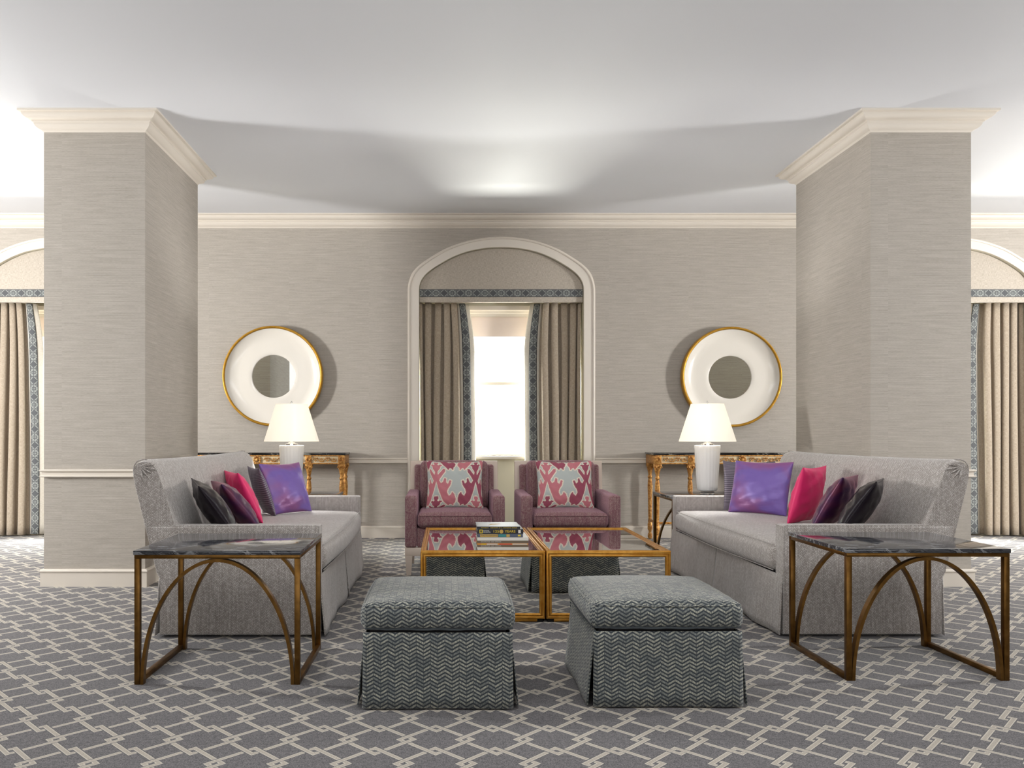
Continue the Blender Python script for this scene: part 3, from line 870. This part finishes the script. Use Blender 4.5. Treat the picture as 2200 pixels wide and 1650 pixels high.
# ------------------------------------------------------------------ sofas
def sofa(loc, rz, label):
    """local: length along x, front at y=0 facing -y, back towards +y"""
    t = thing('sofa', label, 'sofa', loc, rz)
    L = 1.148
    aw = .115
    # inner base
    obj('base', box(BM(), -L+.03, L-.03, .03, .90, .03, .36), 'under', t, smooth=False)
    # arms: slab with rounded edges, dropping flush into the side panel
    for s in (-1, 1):
        bm = BM()
        side = [(.004, .012), (.944, .012), (.946, .36), (.985, .50), (1.022, .657), (.004, .657)]
        extrude_profile(bm, side, s*(L-aw), s*(L+.003), lambda x, a, b: (x, a, b))
        bmesh.ops.recalc_face_normals(bm, faces=bm.faces)
        bmesh.ops.bevel(bm, geom=[e for e in bm.edges if (e.verts[0].co.z > .3 or e.verts[1].co.z > .3) and max(v.co.y for v in e.verts) < 1.0 or abs(e.verts[0].co.x-e.verts[1].co.x) < 1e-5], offset=.014, segments=3, affect='EDGES', profile=.5)
        obj('arm', bm, 'sofa', t, auto=50)
        bm = BM()
        x = s*L
        tube(bm, [(x-s*.002, .006, .03), (x-s*.002, .006, .648), (x-s*.002, .014, .655), (x-s*.002, 1.0, .655)], .0035, 6)
        tube(bm, [(x-s*(aw-.006), .006, .36), (x-s*(aw-.006), .006, .650), (x-s*.004, .006, .650)], .0035, 6)
        obj('piping', bm, 'sofa', t)
    # back: profile swept along the length
    prof = [(.80, .36), (.80, .45), (.835, .60), (.865, .70), (.895, .80), (.925, .90), (.945, .965), (.962, 1.005), (.985, 1.032), (1.015, 1.045), (1.045, 1.046), (1.075, 1.035), (1.092, 1.010), (1.096, .975), (1.085, .90), (1.05, .76), (1.02, .64), (.985, .50), (.955, .38), (.945, .36)]
    bm = BM(); nx = 36; rings = []
    cy_, cz_ = .95, .75
    for i in range(nx+1):
        a = -1+2*i/nx
        x = a*L
        e = max(0, (abs(a)-.955)/.045)
        k = 1-.10*e**2.2
        ring = []
        for y, z in prof:
            bulge = .012*(1-a*a)**.5 if y < .96 and .6 < z < 1.0 else 0
            sag = -.010*(1-a*a)*(1 if z > 1.0 else 0)
            zz = z+sag
            if z > .9: zz = .9+(zz-.9)*k
            ring.append(bm.verts.new((x, y-bulge if z < .9 else 1.02+(y-bulge-1.02)*(.6+.4*k) if e else y-bulge, zz)))
        rings.append(ring)
    for r1, r2 in zip(rings, rings[1:]):
        n = len(prof)
        for k in range(n): bm.faces.new((r1[k], r1[(k+1) % n], r2[(k+1) % n], r2[k]))
    bm.faces.new(rings[0]); bm.faces.new(rings[-1][::-1])
    bk = obj('backrest', bm, 'sofa', t, auto=50)
    for s in (-1, 1):
        # fan of pleats gathered at the upper outside corner of the back
        bm = BM(); x = s*(L+.002)
        for k in range(6):
            a = math.radians(148+k*22)
            p0 = Vector((x, 1.055, 1.005)); ln = .085+.012*(k % 3)
            p1 = p0+Vector((0, math.cos(a)*ln, math.sin(a)*ln*.9))
            if p1.z > 1.03: p1.z = 1.03
            mid = (p0+p1)/2+Vector((s*.003, 0, 0))
            tube(bm, [p0, mid, p1], [.004, .006, .001], 6)
        obj('corner_pleats', bm, 'sofa', bk)
        bm = BM(); tube(bm, [(s*(L-.002), y, z) for y, z in prof[9:]], .004, 6)
        obj('piping', bm, 'sofa', bk)
    # seat cushion, one long piece crowned in the middle
    bm = BM(); cw = 2*(L-aw)-.004
    def warp(q):
        q.y += -.012*math.cos(q.x*2.6) if q.y < 0 else 0
        if q.z > 0: q.z += .004*math.sin(q.x*9)*math.cos(q.y*6)
        return q
    rbox(bm, cw, .84, .165, .055, (0, .395, .447), (.035, .015, 0), (40, 12, 3), warp=warp)
    cu = obj('seat_cushion', bm, 'sofa', t)
    bm = BM()
    for zz in (.525, .372):
        tube(bm, [(x*(cw/2-.02), -.012-.012*math.cos(x*cw/2*2.6)*1.0-.004*(1-x*x), zz+(.006*(1-x*x) if zz > .4 else 0)) for x in [(-1+2*i/30) for i in range(31)]], .0035, 6)
    obj('welt', bm, 'sofa', cu)
    # skirt panels: flared, with an open pleat at the corners and at the middle of the front
    def panel(p0, p1, out, z1=.358, flare=.035, wave=.006, nseg=40, ph=0.0, name='skirt_panel'):
        p0 = Vector(p0); p1 = Vector(p1); out = Vector(out); ln = (p1-p0).length
        bm = BM()
        def fn(a, b_):
            z = .012+b_*(z1-.012); k = (1-b_)
            p = p0+(p1-p0)*a
            o_ = flare*k*(.75+.25*math.sin(a*ln*7+ph))+wave*k*math.sin(a*ln*15+ph)+.002
            sp = (a-.5)*.02*k
            p = p+out*o_+(p1-p0).normalized()*sp
            return (p.x, p.y, z)
        grid(bm, nseg, 8, fn)
        o = obj(name, bm, 'sofa', t, auto=60); thick(o, .006, 0)
        return o
    y0 = .004
    panel((-L+.006, y0, 0), (-.006, y0, 0), (0, -1, 0), ph=.5)
    panel((.006, y0, 0), (L-.006, y0, 0), (0, -1, 0), ph=2.2)
    panel((-L, .94, 0), (L, .94, 0), (0, 1, 0), ph=1, flare=.02)
    for s in (-1, 1):
        pass
    return t
so1 = sofa((-.740, 5.833, 0), PI/2, 'grey skirted sofa on the left, in front of the left column')
so2 = clone(so1, 'grey skirted sofa on the right, in front of the right column', (1.99, 5.845, 0), -PI/2)

# ------------------------------------------------------------------ pillows
def pillow_mesh(T=.10, n=30, wr=.004, seed=0, pinch=.07, size=(1, 1), colors=None, nn=None):
    rnd = random.Random(seed); ph = [rnd.random()*6 for _ in range(8)]
    bm = BM(); nn = nn or n
    lay = bm.loops.layers.uv.verify()
    w, h = size
    def P(u, v, s):
        k = max(0.0, (1-u*u)*(1-v*v))
        z = T*(k**.42)*.75+T*.25*k
        x = u*(1-pinch*(1-v*v)*abs(u)**1.5); y = v*(1-pinch*(1-u*u)*abs(v)**1.5)
        edge = (1-k)*k*4
        z += wr*edge*(math.sin(u*11+v*5+ph[0])+math.sin(v*13-u*6+ph[1])+.6*math.sin((u+v)*19+ph[2]))*s
        y -= .03*(1-u*u)*(1 if v > 0 else 0)*v
        return Vector((x*w/2, y*h/2, z*s))
    vm = {}
    cl = bm.verts.layers.float_color.new('print') if colors else None
    def vert(i, j, s):
        u = -1+2*i/nn; v = -1+2*j/nn
        b_ = i in (0, nn) or j in (0, nn)
        k = (i, j, 0 if b_ else s)
        if k not in vm:
            vm[k] = bm.verts.new(P(math.sin(u*PI/2) if abs(u) < 1 else u, math.sin(v*PI/2) if abs(v) < 1 else v, s))
            if colors: vm[k][cl] = colors(u, v)
        return vm[k]
    if colors:
        f_ = lambda a: a
    for s in (1, -1):
        for i in range(nn):
            for j in range(nn):
                q = [(i, j), (i+1, j), (i+1, j+1), (i, j+1)]
                if s < 0: q = q[::-1]
                f = bm.faces.new([vert(a, b_, s) for a, b_ in q])
                for l, (a, b_) in zip(f.loops, q): l[lay].uv = (a/nn*w, b_/nn*h)
    me = bpy.data.meshes.new('pillow'); bm.to_mesh(me); bm.free()
    return me
def pillow(cb, u, v, size, mat, label, T=.085, seed=0, piping=None, wr=.003, pinch=.045):
    me = pillow_mesh(T/1.0, 30, wr, seed, pinch, size)
    v = Vector(v); u = Vector(u).normalized(); vn = (v-u*v.dot(u)).normalized()
    n = u.cross(vn)
    o = obj('throw_pillow', me, mat, None, uv=False, auto=180)
    Mx = Matrix((u, vn, n)).transposed().to_4x4()
    Mx.translation = Vector(cb)+vn*size[1]/2
    o.matrix_world = Mx
    tag(o, label, 'pillow', 'throw pillows on the sofas')
    if piping:
        bm = BM(); pts = []
        w, h = size; N = 16
        def E(a, b_): 
            x = a*(1-pinch*(1-b_*b_)*abs(a)**1.5); y = b_*(1-pinch*(1-a*a)*abs(b_)**1.5)
            y -= .03*(1-a*a)*(1 if b_ > 0 else 0)*b_
            return (x*w/2, y*h/2, 0)
        for i in range(N): pts.append(E(-1+2*i/N, -1))
        for i in range(N): pts.append(E(1, -1+2*i/N))
        for i in range(N): pts.append(E(1-2*i/N, 1))
        for i in range(N): pts.append(E(-1, 1-2*i/N))
        tube(bm, pts, .005, 6, closed=True)
        obj('piping', bm, mat, o)
    return o
sz = (.43, .42)
pillow((-1.235, 6.42, .555), (.24, .34, 0), (-.135, .07, .41), (.44, .43), 'lavender', 'lavender silk pillow on the left sofa nearest the lamp', seed=1)
pillow((-1.40, 6.36, .55), (-.16, .32, 0), (-.16, 0, .40), (.38, .41), 'pinstripe', 'dark grey pinstriped pillow behind the lavender one on the left sofa', T=.05, seed=2, wr=.001)
pillow((-1.40, 5.87, .555), (-.17, .32, 0), (-.20, 0, .36), (.42, .41), 'pink', 'bright pink silk pillow on the left sofa', T=.07, seed=3)
pillow((-1.30, 5.43, .555), (-.16, .34, .0), (-.27, 0, .30), (.42, .41), 'plum', 'dark plum shot-silk pillow between pink and black on the left sofa', T=.075, seed=4)
pillow((-1.325, 4.99, .565), (-.14, .33, .02), (-.24, 0, .32), (.42, .41), 'black_silk', 'black satin pillow nearest the near arm of the left sofa', T=.075, seed=5, piping=True)
pillow((2.485, 6.36, .555), (.33, -.35, 0), (.10, .08, .41), (.48, .44), 'lavender', 'lavender silk pillow on the right sofa nearest the lamp', seed=6)
pillow((2.56, 6.70, .55), (.40, -.10, 0), (.02, .05, .41), (.42, .42), 'pinstripe', 'grey pinstriped pillow behind the lavender one on the right sofa', T=.05, seed=7, wr=.001)
pillow((2.55, 5.74, .56), (.30, .30, 0), (.15, 0, .39), sz, 'pink', 'bright pink silk pillow on the right sofa', T=.075, seed=8)
pillow((2.50, 5.33, .56), (.22, .27, 0), (.24, 0, .345), (.42, .41), 'plum', 'dark plum shot-silk pillow between pink and black on the right sofa', T=.075, seed=9)
pillow((2.48, 5.00, .565), (.20, .30, 0), (.25, 0, .33), (.43, .41), 'black_silk', 'black satin pillow nearest the near arm of the right sofa', T=.075, seed=10, piping=True)

# ------------------------------------------------------------------ armchairs
def armchair(loc, label):
    """origin: middle of the front at floor, back towards +y"""
    t = thing('armchair', label, 'armchair', loc)
    hw = .4215
    for s in (-1, 1):
        bm = BM()
        def warp(q, s=s):
            if q.y > 0 and q.z > .1: q.z += .02*q.y
            return q
        rbox(bm, .10, .68, .44, .022, (s*(hw-.05), .34, .455), (.002, .002, .003), (3, 10, 6), warp=warp)
        a = obj('arm', bm, 'mauve', t)
    obj('apron', rbox(BM(), 2*hw-.20, .60, .165, .015, (0, .32, .3175), (0, 0, 0), (8, 8, 3)), 'mauve', t)
    bm = BM(); rbox(bm, 2*hw-.212, .60, .125, .04, (0, .275, .465), (.022, .012, 0), (14, 10, 3))
    # T-shaped front of the cushion
    sc = obj('seat_cushion', bm, 'mauve', t)
    bm = BM()
    tube(bm, [(x*(hw-.115), -.030-.006*(1-x*x), .508) for x in [-1+i/10 for i in range(21)]], .004, 6)
    obj('welt', bm, 'mauve', sc)
    def lean(q):
        q.y += .10*(q.z+.2); return q
    bm = BM(); rbox(bm, .62, .15, .43, .045, (0, .60, .73), (.006, .022, 0), (12, 4, 10), warp=lean)
    obj('back_cushion', bm, 'mauve', t)
    bm = BM(); rbox(bm, .735, .07, .62, .02, (0, .685, .60), (0, 0, 0), (6, 2, 6), warp=lambda q: Vector((q.x, q.y+.07*(q.z+.2), q.z)))
    obj('inner_back', bm, 'mauve', t)
    bm = BM(); rbox(bm, .82, .045, .71, .008, (0, .742, .587), (0, 0, 0), (2, 1, 2), warp=lambda q: Vector((q.x, q.y+.07*(q.z+.2), q.z)))
    obj('back_panel', bm, 'chair_wood', t)
    bm = BM()
    box(bm, -hw, hw, .004, .05, .165, .234, .003); box(bm, -hw, hw, .64, .68, .165, .234, .003)
    box(bm, -hw, -hw+.045, .05, .64, .165, .234, .003); box(bm, hw-.045, hw, .05, .64, .165, .234, .003)
    obj('seat_rail', bm, 'chair_wood', t)
    for x in (-1, 1):
        for y in (.03, .65):
            bm = BM(); cx = x*(hw-.032)
            a, b_ = .031, .019
            v0 = [bm.verts.new((cx+i*b_-x*0.006*0, y+j*b_, 0)) for i, j in ((-1, -1), (1, -1), (1, 1), (-1, 1))]
            v1 = [bm.verts.new((cx+i*a, y+j*.028, .166)) for i, j in ((-1, -1), (1, -1), (1, 1), (-1, 1))]
            for k in range(4): bm.faces.new((v0[k], v0[(k+1) % 4], v1[(k+1) % 4], v1[k]))
            bm.faces.new(v0[::-1]); bm.faces.new(v1)
            obj('leg', bm, 'chair_wood', t, smooth=False)
    return t
ac1 = armchair((.080, 6.71, 0), 'mauve armchair with cream back panel, the left one of the pair')
ac2 = clone(ac1, 'mauve armchair with cream back panel, the right one of the pair', (1.058, 6.71, 0))

# printed cushion pattern, drawn as flat print on the mesh
def in_poly(x, y, P):
    c = False; j = len(P)-1
    for i in range(len(P)):
        if (P[i][1] > y) != (P[j][1] > y) and x < (P[j][0]-P[i][0])*(y-P[i][1])/(P[j][1]-P[i][1])+P[i][0]: c = not c
        j = i
    return c
def poly_dist(x, y, P):
    d = 9
    for i in range(len(P)):
        ax, ay = P[i-1]; bx, by = P[i]
        dx, dy = bx-ax, by-ay; L2 = dx*dx+dy*dy or 1e-9
        k = max(0, min(1, ((x-ax)*dx+(y-ay)*dy)/L2))
        d = min(d, math.hypot(x-ax-k*dx, y-ay-k*dy))
    return d
# half motif beside a vertical axis: head, neck, then arms spreading down to lobes
MOTIF = [(0, .765), (.06, .76), (.075, .70), (.04, .62), (.075, .585), (.105, .62), (.155, .605), (.175, .565), (.13, .53), (.105, .42), (.04, .32), (.05, .22),
         (.12, .30), (.20, .42), (.25, .40), (.235, .30), (.17, .20), (.12, .12), (.085, .06), (.14, -.02), (.19, .02), (.225, .12), (.265, .10), (.27, .0), (.31, -.04),
         (.345, .06), (.385, .04), (.36, -.08), (.30, -.18), (.285, -.27), (.33, -.37), (.38, -.32), (.40, -.25), (.45, -.32), (.476, -.45), (.47, -.58), (.435, -.66),
         (.42, -.78), (.395, -.71), (.35, -.68), (.32, -.76), (.29, -.71), (.24, -.62), (.19, -.52), (.14, -.36), (.08, -.20), (.035, -.05), (0, .03)]
MBOX = (-.80, .79)
def ikat_color(u, v):
    cx = u+.96
    ci = math.floor(cx)
    lx = abs(cx-ci-.5)
    near = 9
    for k in (-2, -1, 0, 1, 2):
        yq = v-k*1.13
        if yq < MBOX[0] or yq > MBOX[1]: continue
        if in_poly(lx+1e-4, yq, MOTIF): return rgbt(200, 110, 122) if (k+ci) % 2 == 0 else rgbt(152, 46, 80)
        near = min(near, poly_dist(lx*1.0, yq, MOTIF))
    if near < .026: return rgbt(238, 228, 208)
    return rgbt(186, 196, 192)
def rgbt(r, g, b): return rgb(r, g, b)
ik = pillow_mesh(.085, 0, .002, 3, .06, (.51, .44), colors=ikat_color, nn=170)
def ikat_pillow(cb, u, v, label, me):
    v = Vector(v); u = Vector(u).normalized(); vn = v.normalized(); n = u.cross(vn)
    if not me.materials:
        o = obj('printed_pillow', me, 'ikat', None, uv=False, auto=180)
    else:
        o = bpy.data.objects.new('printed_pillow', me); COL.objects.link(o)
    Mx = Matrix((u, vn, n)).transposed().to_4x4(); Mx.translation = Vector(cb)+vn*.22
    o.matrix_world = Mx
    tag(o, label, 'pillow', 'ikat pillows on the armchairs')
ikat_pillow((.082, 7.02, .535), (1, 0, 0), (0, .13, .42), 'pink and pale blue ikat pillow on the left armchair', ik)
ikat_pillow((1.06, 7.02, .535), (1, .02, 0), (0, .13, .42), 'pink and pale blue ikat pillow on the right armchair', ik)

# ------------------------------------------------------------------ mirrored coffee tables
def ring_frame(bm, w, h, T, conv):
    """mitred moulded frame lying in a w x h rectangle, conv(a,b,out)->xyz"""
    prof = [(0, 0.0), (0.0, .002), (.003, .006), (.009, .008), (.014, .005), (.016, .001), (.018, .001), (.020, .005), (.025, .007), (.030, .005), (.033, .001), (.036, -.004)]
    rings = []
    for i, o in prof:
        rings.append([bm.verts.new(conv(a, b_, o)) for a, b_ in ((i, i), (w-i, i), (w-i, h-i), (i, h-i))])
    for r1, r2 in zip(rings, rings[1:]):
        for k in range(4): bm.faces.new((r1[k], r1[(k+1) % 4], r2[(k+1) % 4], r2[k]))
def coffee_table(loc, label):
    t = thing('coffee_table', label, 'table', loc)     # origin: front left corner
    w, d, h, z0 = .793, 1.25, .457, .022
    e = .008
    hh = h-e-z0
    obj('core', box(BM(), e+.006, w-e-.006, e+.006, d-e-.006, z0+.006, h-e-.006), 'black', t, smooth=False)
    # mirror panels
    a = .030
    obj('top_mirror', box(BM(), a, w-a, a, d-a, h-e-.007, h-e-.003), 'mirror_smoke', t, smooth=False)
    obj('side_mirror', box(BM(), a, w-a, e+.003, e+.007, z0+a-.006, h-a), 'mirror_smoke', t, smooth=False)
    obj('side_mirror', box(BM(), a, w-a, d-e-.007, d-e-.003, z0+a-.006, h-a), 'mirror_smoke', t, smooth=False)
    obj('side_mirror', box(BM(), e+.003, e+.007, a, d-a, z0+a-.006, h-a), 'mirror_smoke', t, smooth=False)
    obj('side_mirror', box(BM(), w-e-.007, w-e-.003, a, d-a, z0+a-.006, h-a), 'mirror_smoke', t, smooth=False)
    bm = BM(); ring_frame(bm, w-.004, d-.004, .036, lambda p, q, o: (p+.002, q+.002, h-e+o)); obj('top_frame', bm, 'gilt', t, auto=60)
    for conv, ww in ((lambda p, q, o: (p+.002, e-o, z0+q), w-.004), (lambda p, q, o: (p+.002, d-e+o, z0+q), w-.004),
                     (lambda p, q, o: (e-o, p+.002, z0+q), d-.004), (lambda p, q, o: (w-e+o, p+.002, z0+q), d-.004)):
        bm = BM(); ring_frame(bm, ww, hh, .036, conv); obj('side_frame', bm, 'gilt', t, auto=60)
    bm = BM()
    box(bm, .05, w-.05, .012, d-.012, .004, z0+.001, .002)
    obj('plinth', bm, 'gilt', t)
    bm = BM()
    for x in (.012, w-.052):
        for y in (.014, d-.054): box(bm, x, x+.037, y, y+.04, 0.0, z0+.001)
    obj('glides', bm, 'black', t, smooth=False)
    return t
ct1 = coffee_table((-.159, 5.05, 0), 'gilt-framed mirrored coffee table carrying the books')
clone(ct1, 'gilt-framed mirrored coffee table on the right, with a bare top', (.639, 5.05, 0))

# ------------------------------------------------------------------ ottomans
def ottoman(loc, rz, label):
    """origin: centre of the base"""
    t = thing('ottoman', label, 'ottoman', loc, rz)
    w, d = .328, .335
    obj('base', box(BM(), -w+.03, w-.03, -d+.03, d-.03, .03, .345), 'under', t, smooth=False)
    def panel(axis, s, half, dist, flare, edge):
        bm = BM()
        def fn(a, b_):
            k = 1-b_; z = .008+b_*.327
            q = (a*2-1)*(half+edge*k)
            o_ = dist+flare*k**.8+.003*math.sin(a*9)*k
            return (q, s*o_, z) if axis == 'y' else (s*o_, q, z)
        V = grid(bm, 20, 8, fn)
        o = obj('skirt_panel', bm, 'ottoman', t, auto=50); thick(o, .004, 0)
    for s in (-1, 1):
        panel('y', s, w-.004, d-.004, .006, .004)
        panel('x', s, d-.012, w-.014, .036, .0)
    bm = BM()
    rbox(bm, 2*w+.012, 2*d+.0, .115, .035, (0, 0, .3985), (.028, .012, .010), (14, 14, 4))
    c = obj('cushion', bm, 'ottoman', t)
    bm = BM()
    def loop(z, g):
        W2, D2 = w+.006-g, d-g; pts = []
        N = 14
        for i in range(N): a = -1+2*i/N; pts.append((a*W2*.97, -D2-.010*(1-a*a), z+.002*math.sin(i*2)))
        for i in range(N): a = -1+2*i/N; pts.append((W2+.008*(1-a*a), a*D2*.97, z+.002*math.sin(i*2)))
        for i in range(N): a = 1-2*i/N; pts.append((a*W2*.97, D2+.010*(1-a*a), z))
        for i in range(N): a = 1-2*i/N; pts.append((-W2-.008*(1-a*a), a*D2*.97, z))
        return pts
    tube(bm, loop(.444, .010), .0055, 6, closed=True)
    obj('upper_welt', bm, 'ottoman', c)
    bm = BM(); tube(bm, loop(.350, .010), .005, 6, closed=True)
    obj('lower_welt', bm, 'welt_dark', c)
    return t
ot1 = ottoman((-.033, 3.79, 0), 0, 'grey herringbone skirted ottoman, the left one of the pair')
clone(ot1, 'grey herringbone skirted ottoman, the right one of the pair', (.973, 3.815, 0), 0)

# ------------------------------------------------------------------ books
def text_mesh(txt, size, width=None):
    cu = bpy.data.curves.new('lettering', 'FONT'); cu.body = txt; cu.size = size; cu.extrude = .0002
    cu.align_x = 'LEFT'; cu.align_y = 'CENTER'; cu.resolution_u = 3
    o = bpy.data.objects.new('lettering', cu); COL.objects.link(o)
    dg = bpy.context.evaluated_depsgraph_get(); dg.update()
    me = bpy.data.meshes.new_from_object(o.evaluated_get(dg))
    bpy.data.objects.remove(o); bpy.data.curves.remove(cu)
    xs = [v.co.x for v in me.vertices]; wd = max(xs)-min(xs)
    if width: me.transform(Matrix.Scale(width/wd, 4, (1, 0, 0)))
    me.transform(Matrix.Rotation(PI/2, 4, 'X'))
    me.materials.clear()
    return me
BZ = .4526
def book(x0, w, d, th, cover, label, y0=5.098, rz=0.0, soft=False):
    global BZ
    t = thing('book', label, 'book', (x0, y0, BZ+.0002), rz, 'books stacked on the coffee table')
    c = .0022 if not soft else .0008
    bm = BM()
    box(bm, 0, w, 0, d, 0, c, .0004); box(bm, 0, w, 0, d, th-c, th, .0004); box(bm, 0, w, 0, c, c, th-c)
    obj('cover', bm, cover, t, smooth=False)
    obj('pages', box(BM(), .004, w-.004, c, d-.004, c, th-c), 'paper', t, smooth=False)
    BZ += th+.0003
    return t
def letter(t, txt, x, z, size, width, mat, label=None, y=-.0008):
    me = text_mesh(txt, size, width)
    o = obj('lettering', me, mat, t, smooth=False, uv=False, loc=(x, y, z))
    return o
def patch(t, x0, x1, z0, z1, mat, name='spine_print', y=-.0006):
    return obj(name, box(BM(), x0, x1, y, 0.0002, z0, z1), mat, t, smooth=False)
bx = .204
book(bx, .328, .25, .0185, 'book_white', 'thick white book at the bottom of the stack', soft=True)
t = book(bx, .326, .25, .0140, 'book_brown', 'brown-spined magazine just above the bottom white book', soft=True)
letter(t, 'ARCHITECTURE  AND  INTERIORS', .022, .007, .008, .13, 'print_white')
t = book(bx, .326, .25, .0100, 'print_orange', 'thin magazine with orange and red spine in the stack', soft=True)
patch(t, .025, .055, .002, .008, 'print_yellow'); patch(t, .06, .13, .002, .008, 'book_white'); patch(t, .14, .22, .002, .008, 'print_red'); patch(t, .225, .32, .002, .008, 'paper')
t = book(bx, .326, .25, .0170, 'book_brown', 'brown-spined magazine just under the upper white book', soft=True)
letter(t, 'ARCHITECTURE  AND  INTERIORS', .022, .009, .008, .13, 'print_white')
book(bx, .328, .26, .0205, 'book_white', 'upper white book, under the blue-grey one')
t = book(bx+.002, .290, .25, .0220, 'book_blue', 'blue-grey book with gold lettering under the thick black book')
patch(t, .016, .130, .003, .019, 'print_gold')
letter(t, 'PHOTOGRAPHS', .020, .011, .014, .106, 'book_grey', y=-.0010)
patch(t, .135, .182, .003, .019, 'print_teal'); patch(t, .184, .206, .003, .019, 'print_gold'); patch(t, .258, .276, .006, .017, 'print_yellow')
t = book(bx, .294, .27, .0300, 'book_black', 'thick black book lettered 125 YEARS in yellow')
f = BM()
for a in ((.014, .034, .004, .008), (.014, .034, .023, .027), (.014, .019, .008, .023), (.029, .034, .008, .023)): box(f, a[0], a[1], -.001, .0002, a[2], a[3])
obj('yellow_frame', f, 'print_yellow', t, smooth=False)
letter(t, 'NATIONAL', .037, .0195, .010, .040, 'print_white')
letter(t, 'GEOGRAPHIC', .037, .0105, .009, .048, 'print_white')
letter(t, '125', .099, .015, .022, .034, 'print_yellow')
bm = BM(); lathe(bm, [(.0125, 0), (.0125, .001)], 28, (.154, .0001, .015), axis='y'); obj('seal', bm, 'print_gold', t, smooth=False)
letter(t, 'YEARS', .176, .015, .022, .068, 'print_yellow')
patch(t, .262, .278, .005, .025, 'book_white')
t = book(bx-.002, .276, .27, .0165, 'book_grey', 'slim dark grey book on top of the stack')
letter(t, 'PHOTOGRAPHY', .026, .0082, .009, .048, 'print_yellow'); letter(t, 'PORTRAITS  OF  A  CHANGING  WORLD', .086, .0082, .009, .170, 'print_yellow')
patch(t, .0, .276, .0023, .0142, 'book_black', y=-.0004)
bm = BM()
for k, (a, b_) in enumerate(((.075, .10), (.088, .12), (.104, .15), (.095, .16))):
    tube(bm, [(a, .07+.02*k, .0168), (b_, .12+.012*k, .0168)], .0012, 5)
obj('cover_print', bm, 'print_gold', t)
